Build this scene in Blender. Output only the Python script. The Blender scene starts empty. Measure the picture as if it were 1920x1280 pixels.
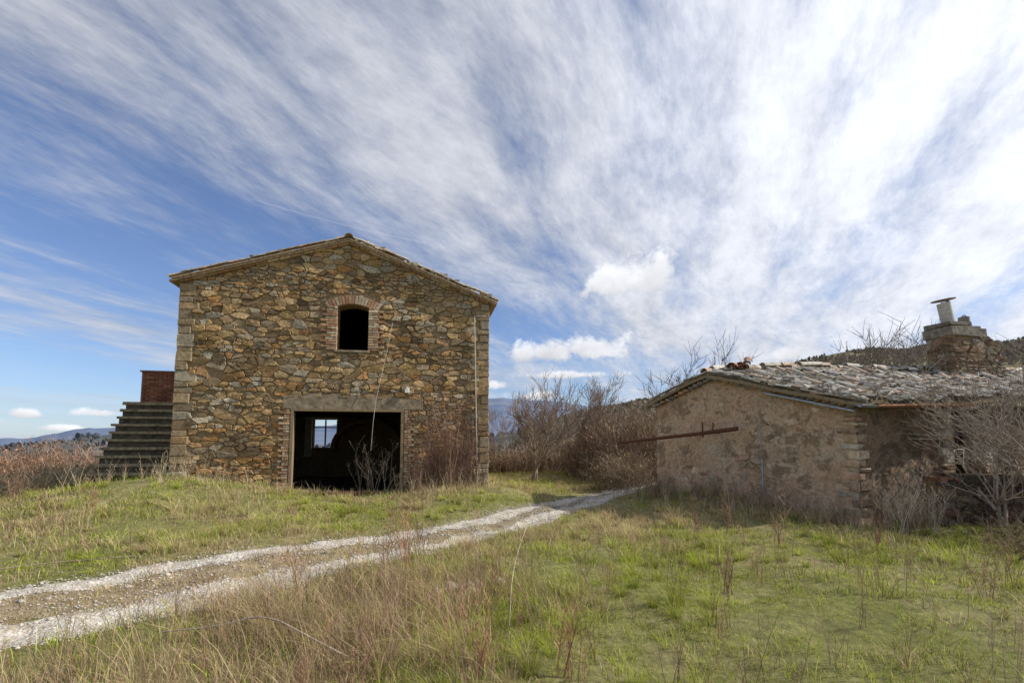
import bpy, math, random
import numpy as np
from mathutils import Vector
rng=np.random.default_rng(7); random.seed(7)
R=random.random
def U(a,b): return random.uniform(a,b)
scene=bpy.context.scene
# ------------------------------------------------------------ helpers
def _h(ix,iy,seed):
    n=(ix.astype(np.int64)*374761393+iy.astype(np.int64)*668265263+seed*1274126177)&0xffffffff
    n=((n^(n>>13))*1274126177)&0xffffffff
    return ((n^(n>>16))&0xffff)/65535.0
def vn(x,y,seed=0):
    x=np.asarray(x,float);y=np.asarray(y,float)
    ix=np.floor(x);iy=np.floor(y);fx=x-ix;fy=y-iy
    fx=fx*fx*(3-2*fx);fy=fy*fy*(3-2*fy)
    a=_h(ix,iy,seed);b=_h(ix+1,iy,seed);c=_h(ix,iy+1,seed);d=_h(ix+1,iy+1,seed)
    return (a*(1-fx)+b*fx)*(1-fy)+(c*(1-fx)+d*fx)*fy
def fbm(x,y,o=4,seed=0):
    s=0;a=1;t=0
    for i in range(o):
        s=s+a*(vn(np.asarray(x)*2**i+i*17.3,np.asarray(y)*2**i+i*9.1,seed+i)*2-1);t+=a;a*=.5
    return s/t
def gs(x,y,cx,cy,sx,sy): return np.exp(-((x-cx)/sx)**2-((y-cy)/sy)**2)
def link(ob,parent=None):
    scene.collection.objects.link(ob)
    if parent: ob.parent=parent
    return ob
def empty(name,loc=(0,0,0),rz=0):
    e=bpy.data.objects.new(name,None);e.location=loc;e.rotation_euler=(0,0,rz);e.empty_display_size=.3
    return link(e)
def np_mesh(name,V,F,C,mat,parent=None,smooth=False):
    V=np.asarray(V,float).reshape(-1,3);F=np.asarray(F,int)
    k=F.shape[1];n=F.shape[0]
    me=bpy.data.meshes.new(name)
    me.vertices.add(len(V));me.vertices.foreach_set('co',V.ravel().astype(np.float32))
    me.loops.add(n*k);me.loops.foreach_set('vertex_index',F.ravel().astype(np.int32))
    me.polygons.add(n);me.polygons.foreach_set('loop_start',(np.arange(n)*k).astype(np.int32))
    me.update(calc_edges=True)
    if C is not None:
        at=me.color_attributes.new('Col','FLOAT_COLOR','POINT')
        c4=np.ones((len(V),4),np.float32);c4[:,:3]=C
        at.data.foreach_set('color',c4.ravel())
    if smooth: me.polygons.foreach_set('use_smooth',np.ones(n,bool))
    me.materials.append(mat)
    return link(bpy.data.objects.new(name,me),parent)
class MB:
    def __init__(s): s.v=[];s.f=[];s.c=[]
    def add(s,vs,fs,col):
        o=len(s.v);s.v+=[tuple(p) for p in vs];s.f+=[tuple(i+o for i in f) for f in fs]
        s.c+=[col]*len(vs)
    def box(s,a,b,col=(.5,.5,.5),j=0):
        x0,y0,z0=a;x1,y1,z1=b
        vs=[(x,y,z) for x in(x0,x1) for y in(y0,y1) for z in(z0,z1)]
        if j: vs=[(x+U(-j,j),y+U(-j,j),z+U(-j,j)) for x,y,z in vs]
        s.add(vs,[(0,1,3,2),(4,6,7,5),(0,4,5,1),(2,3,7,6),(0,2,6,4),(1,5,7,3)],col)
    def cbox(s,a,b,col,bev,fr=None,j=0):
        x0,y0,z0=a;x1,y1,z1=b
        def q(y,e): return [(x0+e,y,z0+e),(x1-e,y,z0+e),(x1-e,y,z1-e),(x0+e,y,z1-e)]
        vs=q(y1,0)+q(y0+bev,0)+q(y0,bev)
        if j: vs=[(x+U(-j,j),y+U(-j,j),z+U(-j,j)) for x,y,z in vs]
        if fr: vs=[fr(x,z,-y) for x,y,z in vs]
        fs=[(8,9,10,11)]
        for r in(0,4):
            for i in range(4): fs.append((r+i,r+(i+1)%4,r+4+(i+1)%4,r+4+i))
        s.add(vs,fs,col)
    def prism(s,poly,y0,y1,col=(.5,.5,.5)):
        n=len(poly)
        vs=[(x,y0,z) for x,z in poly]+[(x,y1,z) for x,z in poly]
        fs=[tuple(range(n)),tuple(range(2*n-1,n-1,-1))]
        for i in range(n): fs.append((i,n+i,n+(i+1)%n,(i+1)%n))
        s.add(vs,fs,col)
    def build(s,name,mat,parent=None,smooth=False):
        me=bpy.data.meshes.new(name);me.from_pydata(s.v,[],s.f)
        at=me.color_attributes.new('Col','FLOAT_COLOR','POINT')
        c4=np.ones((len(s.v),4),np.float32);c4[:,:3]=np.array(s.c)
        at.data.foreach_set('color',c4.ravel())
        me.materials.append(mat)
        if smooth:
            for p in me.polygons:p.use_smooth=True
        me.update()
        return link(bpy.data.objects.new(name,me),parent)
def ribbons(name,P,W,C,mat,parent=None):
    n,k,_=P.shape
    ph=rng.uniform(0,2*np.pi,n);T=np.stack([np.cos(ph),np.sin(ph),np.zeros(n)],1)[:,None,:]
    V=np.stack([P-T*W[...,None]/2,P+T*W[...,None]/2],2)
    if C.ndim==2: C=np.repeat(C[:,None,:],k,1)
    CC=np.repeat(C[:,:,None,:],2,2).reshape(-1,3)
    b=(np.arange(n)*k*2)[:,None]+np.arange(k-1)[None,:]*2
    F=np.stack([b,b+1,b+3,b+2],-1).reshape(-1,4)
    return np_mesh(name,V,F,CC,mat,parent)
def tubes(name,segs,mat,col=(.5,.5,.5),sides=4,parent=None,smooth=True):
    S=np.array([list(a)+list(b)+[r0,r1] for a,b,r0,r1 in segs],float);n=len(S)
    p0=S[:,:3];p1=S[:,3:6];r0=S[:,6];r1=S[:,7]
    d=p1-p0;d/=np.linalg.norm(d,axis=1)[:,None]+1e-9
    ref=np.where(np.abs(d[:,2:3])>.9,np.array([[1.,0,0]]),np.array([[0,0,1.]]))
    a=np.cross(d,ref);a/=np.linalg.norm(a,axis=1)[:,None];b=np.cross(d,a)
    t=np.arange(sides)/sides*2*np.pi
    ring=a[:,None,:]*np.cos(t)[None,:,None]+b[:,None,:]*np.sin(t)[None,:,None]
    V=np.concatenate([p0[:,None,:]+ring*r0[:,None,None],p1[:,None,:]+ring*r1[:,None,None]],1)
    i=np.arange(sides);j=(i+1)%sides
    f=np.stack([i,j,j+sides,i+sides],1)
    F=(np.arange(n)*2*sides)[:,None,None]+f[None]
    C=np.tile(np.array(col),(n*2*sides,1))*rng.uniform(.8,1.2,(n,1)).repeat(2*sides,0)
    return np_mesh(name,V,F.reshape(-1,4),C,mat,parent,smooth)
# ------------------------------------------------------------ materials
def nodes_mat(name):
    m=bpy.data.materials.new(name);m.use_nodes=True;nt=m.node_tree
    b=nt.nodes['Principled BSDF'];b.inputs['Roughness'].default_value=.9
    b.inputs['Specular IOR Level'].default_value=.2
    return m,nt,b
def noise(nt,sc,det=5,rough=.6,vec=None,dist=0):
    n=nt.nodes.new('ShaderNodeTexNoise');n.inputs['Scale'].default_value=sc;n.inputs['Detail'].default_value=det
    n.inputs['Roughness'].default_value=rough;n.inputs['Distortion'].default_value=dist
    if vec is None:
        tc=nt.nodes.new('ShaderNodeTexCoord');vec=tc.outputs['Object']
    nt.links.new(vec,n.inputs['Vector']);return n.outputs['Fac']
def ramp(nt,fac,stops):
    r=nt.nodes.new('ShaderNodeValToRGB');nt.links.new(fac,r.inputs[0])
    e=r.color_ramp.elements
    while len(e)<len(stops): e.new(.5)
    for el,(p,c) in zip(e,stops):
        el.position=p;el.color=(c[0],c[1],c[2],1) if isinstance(c,tuple) else (c,c,c,1)
    return r.outputs[0]
def mix(nt,fac,a,b,mode='MIX'):
    n=nt.nodes.new('ShaderNodeMix');n.data_type='RGBA';n.blend_type=mode
    for i,v in((0,fac),(6,a),(7,b)):
        if hasattr(v,'links'): nt.links.new(v,n.inputs[i])
        elif i==0: n.inputs[0].default_value=v
        else: n.inputs[i].default_value=(v[0],v[1],v[2],1)
    return n.outputs[2]
def bump(nt,b,h,dist,strength=1,prev=None):
    n=nt.nodes.new('ShaderNodeBump');n.inputs['Distance'].default_value=dist;n.inputs['Strength'].default_value=strength
    nt.links.new(h,n.inputs['Height'])
    if prev: nt.links.new(prev,n.inputs['Normal'])
    nt.links.new(n.outputs[0],b.inputs['Normal']);return n.outputs[0]
def attr(nt):
    a=nt.nodes.new('ShaderNodeAttribute');a.attribute_name='Col';return a.outputs['Color']
def M_attr(name,sc=20,lo=.6,hi=1.35,bd=.004,lichen=0,lcol=(.4,.4,.34),stain=None):
    m,nt,b=nodes_mat(name)
    n=noise(nt,sc,8,.7);n2=noise(nt,sc*.07,5,.6)
    c=mix(nt,1,attr(nt),ramp(nt,n,[(.3,lo),(.7,hi)]),'MULTIPLY')
    c=mix(nt,1,c,ramp(nt,n2,[(.3,.7),(.7,1.25)]),'MULTIPLY')
    if lichen:
        l=noise(nt,sc*.35,7,.75)
        c=mix(nt,ramp(nt,l,[(.62-lichen*.15,0.),(.68-lichen*.1,.8)]),c,lcol)
    if stain:
        l=noise(nt,1.1,7,.7,None,.6)
        c=mix(nt,ramp(nt,l,[(.5,0.),(.68,.45)]),c,stain)
        l=noise(nt,45,6,.8)
        c=mix(nt,1,c,ramp(nt,l,[(.35,.6),(.62,1.3)]),'MULTIPLY')
    nt.links.new(c,b.inputs['Base Color']);bump(nt,b,n,bd)
    return m
def M_plain(name,col,sc=10,var=.3,bd=.003,rough=.85,metal=0):
    m,nt,b=nodes_mat(name);n=noise(nt,sc,7,.65)
    c=ramp(nt,n,[(.3,tuple(x*(1-var) for x in col)),(.7,tuple(min(x*(1+var),1) for x in col))])
    nt.links.new(c,b.inputs['Base Color']);b.inputs['Roughness'].default_value=rough;b.inputs['Metallic'].default_value=metal
    bump(nt,b,n,bd);return m
def M_leaf(name,tr=.35):
    m=bpy.data.materials.new(name);m.use_nodes=True;nt=m.node_tree;nt.nodes.clear()
    o=nt.nodes.new('ShaderNodeOutputMaterial');d=nt.nodes.new('ShaderNodeBsdfDiffuse');t=nt.nodes.new('ShaderNodeBsdfTranslucent')
    mx=nt.nodes.new('ShaderNodeMixShader');mx.inputs[0].default_value=tr
    a=attr(nt);nt.links.new(a,d.inputs[0]);nt.links.new(a,t.inputs[0])
    nt.links.new(d.outputs[0],mx.inputs[1]);nt.links.new(t.outputs[0],mx.inputs[2]);nt.links.new(mx.outputs[0],o.inputs[0])
    return m
m_stone=M_attr('rubble_stone',15,.5,1.5,.02,lichen=.25,lcol=(.19,.14,.085),stain=(.34,.24,.13))
m_stone2=M_attr('pink_rubble',15,.5,1.4,.014,lichen=.2,lcol=(.3,.22,.15))
m_quoin=M_attr('dressed_stone',12,.5,1.4,.02,lichen=.6,lcol=(.24,.19,.13))
m_brick=M_attr('old_brick',25,.6,1.3,.006,lichen=.3,lcol=(.46,.38,.28))
m_mortar=M_plain('earth_mortar',(.27,.19,.105),14,.5,.02)
m_tile=M_attr('roof_tile',16,.5,1.5,.006,lichen=.8,lcol=(.46,.44,.38))
m_conc=M_plain('weathered_concrete',(.28,.22,.15),6,.5,.02)
m_concd=M_plain('dark_concrete',(.10,.08,.055),6,.6,.01)  # dark brown base for stair body and landing, darker than the treads
m_rust=M_plain('rusty_iron',(.13,.055,.03),30,.5,.002,.8)
m_wood=M_plain('old_wood',(.27,.20,.12),20,.4,.003)
m_dark=M_plain('dark_plaster',(.05,.045,.04),3,.4,.004)  # near-black base colour for the barn floors and beams
m_white=M_plain('pale_plaster',(.62,.58,.5),5,.2,.003)
m_pvc=M_plain('pale_conduit',(.5,.48,.43),20,.15,.001,.6)
m_zinc=M_plain('zinc_sheet',(.33,.35,.36),12,.3,.001,.5,.5)
m_bark=M_attr('bare_bark',30,.7,1.3,.002)
m_grass=M_leaf('grass_blades',.4)
m_twig=M_leaf('dry_twigs',.05)
m_peb=M_attr('limestone_pebbles',60,.85,1.12,.001)
def M_plaster(name,k):
    m,nt,b=nodes_mat(name)
    n1=noise(nt,1.3,7,.7);n2=noise(nt,16,8,.75);n3=noise(nt,2.6,9,.74,dist=.5)
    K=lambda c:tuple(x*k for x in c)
    c=ramp(nt,n1,[(.3,K((.52,.33,.20))),(.48,K((.70,.48,.32))),(.6,K((.66,.51,.36))),(.72,K((.48,.37,.27)))])
    c=mix(nt,ramp(nt,n3,[(.52,0.),(.57,.8)]),c,K((.32,.22,.14)))
    c=mix(nt,ramp(nt,noise(nt,4.1,7,.75,dist=1),[(.58,0.),(.64,.7)]),c,K((.74,.65,.52)))
    c=mix(nt,1,c,ramp(nt,n2,[(.3,.55),(.65,1.2)]),'MULTIPLY')
    nt.links.new(c,b.inputs['Base Color'])
    p=bump(nt,b,n2,.035);bump(nt,b,n3,.09,1,p);return m
m_plas=M_plaster('crumbling_plaster',1.05);m_plasd=M_plaster('shaded_plaster',.5)  # second copy darkened: the yard recess shade is put into its colour
def M_ground():
    m,nt,b=nodes_mat('meadow_soil')
    n1=noise(nt,.35,6,.65);n2=noise(nt,9,10,.75);n3=noise(nt,2.2,6,.7)
    c=ramp(nt,n1,[(.35,(.19,.20,.055)),(.5,(.28,.25,.11)),(.65,(.35,.28,.15))])
    c=mix(nt,ramp(nt,n3,[(.4,0.),(.6,.7)]),c,(.17,.18,.05))
    c=mix(nt,1,c,ramp(nt,n2,[(.3,.45),(.7,1.4)]),'MULTIPLY')
    nt.links.new(c,b.inputs['Base Color']);bump(nt,b,n2,.05);return m
m_ground=M_ground()
def M_gravel(name,ca,cb,cd,lo,hi):
    m,nt,b=nodes_mat(name)
    tc=nt.nodes.new('ShaderNodeTexCoord')
    v=nt.nodes.new('ShaderNodeTexVoronoi');v.inputs['Scale'].default_value=42;nt.links.new(tc.outputs['Object'],v.inputs['Vector'])
    n=noise(nt,3,8,.75)
    g=nt.nodes.new('ShaderNodeRGBToBW');nt.links.new(v.outputs['Color'],g.inputs[0])
    c=ramp(nt,g.outputs[0],[(.2,ca),(.8,cb)])
    c=mix(nt,ramp(nt,n,[(lo,0.),(hi,.9)]),c,cd)
    nt.links.new(c,b.inputs['Base Color']);bump(nt,b,v.outputs['Distance'],.012);return m
m_gravel=M_gravel('limestone_gravel',(.40,.36,.30),(.64,.60,.53),(.33,.27,.19),.46,.62)
m_dirt=M_gravel('trodden_earth',(.27,.21,.13),(.42,.34,.24),(.20,.16,.08),.40,.58)
def M_hill(name,cols,sc,det=8,bd=0):
    m,nt,b=nodes_mat(name);b.inputs['Specular IOR Level'].default_value=0
    n=noise(nt,sc,det,.62,dist=.3)
    c=ramp(nt,n,cols)
    if bd:
        n2=noise(nt,sc*14,6,.8);c=mix(nt,1,c,ramp(nt,n2,[(.35,.6),(.65,1.3)]),'MULTIPLY')
    nt.links.new(c,b.inputs['Base Color']);return m
# ------------------------------------------------------------ ground
CP=np.array([(0,0,0),(-4,5,0),(-5,8,.1),(-9,9,.22),(-8.7,12.2,.76),(-6.5,12,.5),(-4.4,12.6,.2),(-.7,13.5,.42),(.8,11.5,.03),
 (2.6,14,.1),(4.2,13.3,.33),(6.8,9.5,0),(3,9,0),(8,6,-.05),(10,9.5,.05),(-11,12.8,.36),(-14,13,.1),(3,18,.25),(-5,22,.2),(1,21,.3),(5,3,0),(-8,4,0),(9,14,.3)],float)
def kern(d): return np.exp(-(d/3.2)**2)
D=np.hypot(CP[:,None,0]-CP[None,:,0],CP[:,None,1]-CP[None,:,1])
Wt=np.linalg.solve(kern(D)+np.eye(len(CP))*.02,CP[:,2])
def hgt(x,y,fine=True):
    x=np.asarray(x,float);y=np.asarray(y,float);h=np.zeros(np.broadcast(x,y).shape)
    for (cx,cy,_),w in zip(CP,Wt): h=h+w*kern(np.hypot(x-cx,y-cy))
    r=np.hypot(x,y)
    h=h-np.clip(.05*(r-24),0,26)*(r>24)
    if fine: h=h+.10*fbm(x*.8,y*.8,4,3)*np.clip(r/4,0,1)+.04*fbm(x*3,y*3,3,5)
    return h
def chaikin(P,n=3):
    P=np.array(P,float)
    for _ in range(n):
        Q=[P[0]]
        for a,b in zip(P[:-1],P[1:]): Q+= [a*.75+b*.25,a*.25+b*.75]
        Q.append(P[-1]);P=np.array(Q)
    return P
rutA=chaikin([(-12,1.2),(-8,3.4),(-5.3,5.2),(-4.35,6.15),(-2.95,7.65),(-1.14,9.6),(.5,11.8),(2.5,14.3),(5,17.3),(9,20)])
rutB=chaikin([(-11,.2),(-7,2.5),(-4.35,4.2),(-3.5,5.0),(-2.75,5.85),(-1.94,6.93),(-.85,8.3),(.6,10.6),(2.2,13),(5,16),(9.5,18.8)])
def pdist(x,y,P):
    d=np.full(np.shape(x),1e9)
    for a,b in zip(P[:-1],P[1:]):
        ab=b-a;t=np.clip(((x-a[0])*ab[0]+(y-a[1])*ab[1])/(ab@ab),0,1)
        d=np.minimum(d,np.hypot(x-a[0]-t*ab[0],y-a[1]-t*ab[1]))
    return d
def rutz(x,y): return -.04*np.exp(-(np.minimum(pdist(x,y,rutA),pdist(x,y,rutB))/.3)**2)
n=640;t=np.linspace(-1,1,n);bb=math.asinh(6000/2.)
gx=2*np.sinh(bb*t);gy=2*np.sinh(bb*t)+5
X,Y=np.meshgrid(gx,gy)
Z=hgt(X,Y)+rutz(X,Y)
V=np.stack([X,Y,Z],-1).reshape(-1,3)
i=np.arange(n-1);I,J=np.meshgrid(i,i);b0=(J*n+I).ravel()
np_mesh('ground',V,np.stack([b0,b0+1,b0+n+1,b0+n],1),None,m_ground,smooth=True)
track=empty('gravel_track')
def along(P,step=.05):
    L=np.concatenate([[0],np.cumsum(np.hypot(*(P[1:]-P[:-1]).T))]);s=np.arange(0,L[-1],step)
    return s,np.interp(s,L,P[:,0]),np.interp(s,L,P[:,1])
sA,ax,ay=along(rutA,.1);sB,bx_,by_=along(rutB,.1)
m_=400;cx=(np.interp(np.linspace(0,1,m_),np.linspace(0,1,len(ax)),ax)+np.interp(np.linspace(0,1,m_),np.linspace(0,1,len(bx_)),bx_))/2
cy=(np.interp(np.linspace(0,1,m_),np.linspace(0,1,len(ay)),ay)+np.interp(np.linspace(0,1,m_),np.linspace(0,1,len(by_)),by_))/2
rutM=np.stack([cx,cy],1)[::8]
for nm,P,hw,mt,lift,sd_ in(('earth_strip',rutM,.8,m_dirt,.006,5),('rut_far',rutA,.29,m_gravel,.016,11),('rut_near',rutB,.34,m_gravel,.016,15)):
    s,px,py=along(P)
    tx=np.gradient(px);ty=np.gradient(py);q=np.hypot(tx,ty);nx,ny=-ty/q,tx/q
    k=17;o=np.linspace(-1,1,k)
    wl=hw*(1+.7*fbm(s*1.2,s*0+3,5,sd_));wr=hw*(1+.7*fbm(s*1.2,s*0+9,5,sd_+1))
    off=np.where(o[None]<0,o[None]*wl[:,None],o[None]*wr[:,None])
    x=px[:,None]+nx[:,None]*off;y=py[:,None]+ny[:,None]*off
    z=hgt(x,y)+rutz(x,y)+lift-.035*np.abs(o[None])**4
    V=np.stack([x,y,z],-1).reshape(-1,3);ns=len(s)
    I,J=np.meshgrid(np.arange(k-1),np.arange(ns-1));b0=(J*k+I).ravel()
    np_mesh(nm,V,np.stack([b0,b0+k,b0+k+1,b0+1],1),None,mt,track,True)
def pebbles(name,x,y,z,s,C,mat,parent=None):
    n=len(x);base=np.array([(1,0,0),(0,1,0),(-1,0,0),(0,-1,0),(0,0,.6),(0,0,-.6)],float)
    V=base[None]*rng.uniform(.6,1.3,(n,6,1))*s[:,None,None]
    a=rng.uniform(0,6.28,n);c,sn=np.cos(a),np.sin(a)
    vx=V[...,0]*c[:,None]-V[...,1]*sn[:,None];vy=V[...,0]*sn[:,None]+V[...,1]*c[:,None]
    V=np.stack([vx+x[:,None],vy+y[:,None],V[...,2]+z[:,None]],-1)
    f=np.array([(0,1,4),(1,2,4),(2,3,4),(3,0,4),(1,0,5),(2,1,5),(3,2,5),(0,3,5)])
    F=(np.arange(n)*6)[:,None,None]+f[None]
    return np_mesh(name,V,F.reshape(-1,3),np.repeat(C,6,0),mat,parent)
xs=[];ys=[]
for P,hw,cnt in((rutA,.27,14000),(rutB,.32,16000),(rutM,.6,5500)):
    L=np.concatenate([[0],np.cumsum(np.hypot(*(P[1:]-P[:-1]).T))])
    s=rng.uniform(3,L[-1]-3,cnt);o=rng.normal(0,hw*.62,cnt)
    px=np.interp(s,L,P[:,0]);py=np.interp(s,L,P[:,1]);tx=np.interp(s+.1,L,P[:,0])-px;ty=np.interp(s+.1,L,P[:,1])-py;q=np.hypot(tx,ty)
    xs.append(px-ty/q*o);ys.append(py+tx/q*o)
x=np.concatenate(xs);y=np.concatenate(ys)
z=hgt(x,y)+rutz(x,y)+.012
g=rng.uniform(.30,.64,len(x));C=np.stack([g,g*.94,g*.84],1)
pebbles('pebbles',x,y,z,rng.gamma(2.2,.0042,len(x))+.003,C,m_peb,track)
# ------------------------------------------------------------ hills
def hill(name,prof,Yf,Yr,zf,mat,amp,fx,nx=400,ny=40,seed=0,u0=-500,u1=2500):
    us=np.linspace(u0,u1,nx);a=(us-960)/907
    tr=np.interp(us,[p[0] for p in prof],[p[1] for p in prof])
    ker=np.ones(25)/25;tr=np.convolve(np.pad(tr,12,mode='edge'),ker,'valid')
    zr=tr*Yr+1.6+amp*fbm(us*fx,us*0+seed,4,seed)
    f=np.linspace(0,1.35,ny)
    Yv=Yf+(Yr-Yf)*f
    X=a[None]*Yv[:,None];Yg=np.repeat(Yv[:,None],nx,1)
    sm=np.clip(f,0,1);sm=sm*sm*(3-2*sm)*.5+sm*.5
    down=np.clip(f-1,0,1)
    Z=zf+(zr[None]-zf)*(sm[:,None]-down[:,None]*1.2)
    Z=Z+amp*1.2*fbm(X/Yr*9,Yg/Yr*9,4,seed+4)*(1-np.abs(2*np.clip(f,0,1)-1))[:,None]
    V=np.stack([X,Yg,Z],-1).reshape(-1,3)
    I,J=np.meshgrid(np.arange(nx-1),np.arange(ny-1));b0=(J*nx+I).ravel()
    np_mesh(name,V,np.stack([b0,b0+1,b0+nx+1,b0+nx],1),None,mat,smooth=True)
    return V
mh_far=M_hill('hazy_mountains',[(.3,(.11,.155,.25)),(.5,(.15,.19,.28)),(.7,(.21,.235,.29))],.003)  # blue-grey base colour carries the aerial haze
mh_mid=M_hill('wooded_slope',[(.35,(.07,.085,.10)),(.5,(.11,.12,.12)),(.65,(.17,.155,.13))],.01)  # some distance haze mixed into the ridge colour as well
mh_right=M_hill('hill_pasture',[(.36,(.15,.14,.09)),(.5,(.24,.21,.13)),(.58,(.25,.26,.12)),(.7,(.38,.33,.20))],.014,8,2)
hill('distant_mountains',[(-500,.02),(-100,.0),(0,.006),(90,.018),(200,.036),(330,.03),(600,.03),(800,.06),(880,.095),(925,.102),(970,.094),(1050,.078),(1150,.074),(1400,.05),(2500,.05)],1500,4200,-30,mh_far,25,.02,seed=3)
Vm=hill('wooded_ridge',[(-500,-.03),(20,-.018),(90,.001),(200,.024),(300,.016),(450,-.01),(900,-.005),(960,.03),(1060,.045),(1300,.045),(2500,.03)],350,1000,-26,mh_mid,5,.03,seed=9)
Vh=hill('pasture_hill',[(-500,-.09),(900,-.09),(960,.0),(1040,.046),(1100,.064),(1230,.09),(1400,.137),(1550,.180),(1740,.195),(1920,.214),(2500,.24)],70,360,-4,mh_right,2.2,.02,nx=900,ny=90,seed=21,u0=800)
def woods(name,V,n_,h,wd,cols,thr,seed,fsc):
    idx=rng.integers(0,len(V),n_);p=V[idx]+rng.normal(0,1,(n_,3))*np.array([1.5,1.5,0])*(h/4)
    ok=(fbm(p[:,0]*fsc,p[:,1]*fsc,4,seed)>thr);p=p[ok];n_=len(p)
    hh=h*rng.uniform(.5,1.2,n_);f=np.linspace(0,1,5)
    P=p[:,None]+np.stack([rng.normal(0,.25,(n_,5))*h*.3,rng.normal(0,.1,(n_,5)),hh[:,None]*f-.5],-1)
    W=wd*rng.uniform(.6,1.3,(n_,1))*np.array([.3,.9,1,.75,.15])
    C=np.array(cols)[rng.integers(0,len(cols),n_)]*rng.uniform(.7,1.25,(n_,1))
    ribbons(name,P,W,C,m_twig)
woods('hillside_woodland',Vh,46000,2.6,1.8,[(.21,.17,.14),(.26,.21,.17),(.18,.165,.13),(.14,.15,.085),(.30,.24,.18)],-.03,5,.02)
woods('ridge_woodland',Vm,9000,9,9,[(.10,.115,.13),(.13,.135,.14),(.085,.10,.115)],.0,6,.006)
# ------------------------------------------------------------ masonry
def clip(poly,a,b,c):
    out=[];n=len(poly)
    for i in range(n):
        p=poly[i];q=poly[(i+1)%n];dp=a*p[0]+b*p[1]-c;dq=a*q[0]+b*q[1]-c
        if dp<=0: out.append(p)
        if (dp<0<dq) or (dq<0<dp):
            t=dp/(dp-dq);out.append((p[0]+t*(q[0]-p[0]),p[1]+t*(q[1]-p[1])))
    return out
def rubble(mb,x0,x1,z0,z1,fr,colfn,planes=(),holes=(),ch=.15,cw=.27,joint=.012,d0=.02,d1=.06,drop=.12,base=0,keep=1,an=.45,rc=.1,e_=.012):
    seeds=[];z=z0
    while z<z1:
        h=ch*random.choice([.5,.6,.75,.9,1.1,1.5]);x=x0-U(0,.2)
        while x<x1+.1:
            w=cw*U(.35,1.6)*(.6+.4*h/ch)
            if R()>drop: seeds.append((x+w/2+U(-.03,.03),z+h/2+U(-.38,.38)*h))
            x+=w
        z+=h
    S=np.array(seeds);A=S*np.array([an,1.]);a2=an*an
    for idx,(sx,sz) in enumerate(seeds):
        if not(x0<sx<x1 and z0<sz<z1):continue
        if any(a*sx+b*sz>c for a,b,c in planes):continue
        if any(hx0<sx<hx1 and hz0<sz<hz1 for hx0,hx1,hz0,hz1 in holes):continue
        if R()>keep: continue
        dd=((A-A[idx])**2).sum(1);nb=np.argsort(dd)[1:22]
        poly=[(sx-.5,sz-.35),(sx+.5,sz-.35),(sx+.5,sz+.35),(sx-.5,sz+.35)]
        for j in nb:
            qx,qz=seeds[j];a=(qx-sx)*a2;b=(qz-sz)
            mx,mz=(qx+sx)/2,(qz+sz)/2;poly=clip(poly,a,b,a*mx+b*mz)
            if len(poly)<3:break
        if len(poly)<3:continue
        for a,b,c in list(planes)+[(-1,0,-x0),(1,0,x1),(0,-1,-z0),(0,1,z1)]:poly=clip(poly,a,b,c)
        for hx0,hx1,hz0,hz1 in holes:
            o=[(hx0-sx,(1,0,hx0)),(sx-hx1,(-1,0,-hx1)),(hz0-sz,(0,1,hz0)),(sz-hz1,(0,-1,-hz1))]
            poly=clip(poly,*max(o)[1]) if len(poly)>=3 else poly
        if len(poly)<3:continue
        P=np.array(poly)
        keepi=[i for i in range(len(P)) if np.hypot(*(P[i]-P[i-1]))>.015]
        P=P[keepi]
        if len(P)<3:continue
        c=P.mean(0);rad=np.hypot(*(P-c).T).mean()
        if rad<.03:continue
        Q=[]
        rcs=rc*U(.7,2.2)
        for i in range(len(P)):
            a=P[i];b=P[(i+1)%len(P)];Q+=[a*(1-rcs)+b*rcs,a*.5+b*.5+rng.normal(0,.008,2),a*rcs+b*(1-rcs)]
        Q=np.array(Q)+rng.normal(0,.005,(len(Q),2));dv=c-Q;dl=np.hypot(*dv.T)[:,None]
        Q=Q+dv/dl*joint*U(.3,2.0)
        dep=U(d0,d1);tx,tz=U(-.14,.14),U(-.16,.16);m=len(Q)
        vs=[];e=min(e_*U(.7,1.8),rad*.25)
        for sc,dp in((0,0),(.2,dep*.8),(1,dep)):
            QQ=Q+(c-Q)/dl*e*sc
            for q in QQ:
                ex=0 if dp==0 else tx*(q[0]-c[0])+tz*(q[1]-c[1])+U(-.006,.006)
                vs.append(fr(q[0],q[1],base+(-.02 if dp==0 else dp+ex)))
        vs.append(fr(c[0]+U(-.02,.02),c[1]+U(-.01,.01),base+dep+U(-.004,.012)))
        fs=[]
        for r in(0,1):
            for i in range(m):fs.append((r*m+i,r*m+(i+1)%m,(r+1)*m+(i+1)%m,(r+1)*m+i))
        for i in range(m):fs.append((2*m+i,2*m+(i+1)%m,3*m))
        mb.add(vs,fs,colfn(c[0],c[1]))
PAL=[(.44,.30,.15),(.38,.265,.14),(.30,.205,.11),(.52,.36,.19),(.21,.145,.085),(.47,.31,.135),(.35,.265,.17),(.46,.33,.17),(.42,.26,.12),(.26,.185,.11),(.39,.315,.21)]
def barncol(x,z):
    c=np.array(random.choice(PAL))*U(.65,1.15)
    lowf=max(0,1-abs(z-1.9)/1.7)*(.55+.6*float(fbm(x*.8,z*.8,2,4)))
    if R()<.6*lowf+.07: c=c*.5+np.array((.50,.24,.075))*.5
    if R()<.08: c=np.array((.44,.38,.28))*U(.7,1.1)
    return tuple(c)
BR=[(.52,.31,.18),(.56,.40,.25),(.46,.26,.15),(.52,.41,.28),(.38,.23,.14),(.60,.48,.34)]
def brcol(): return tuple(np.array(random.choice(BR))*U(.7,1.05))
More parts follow.
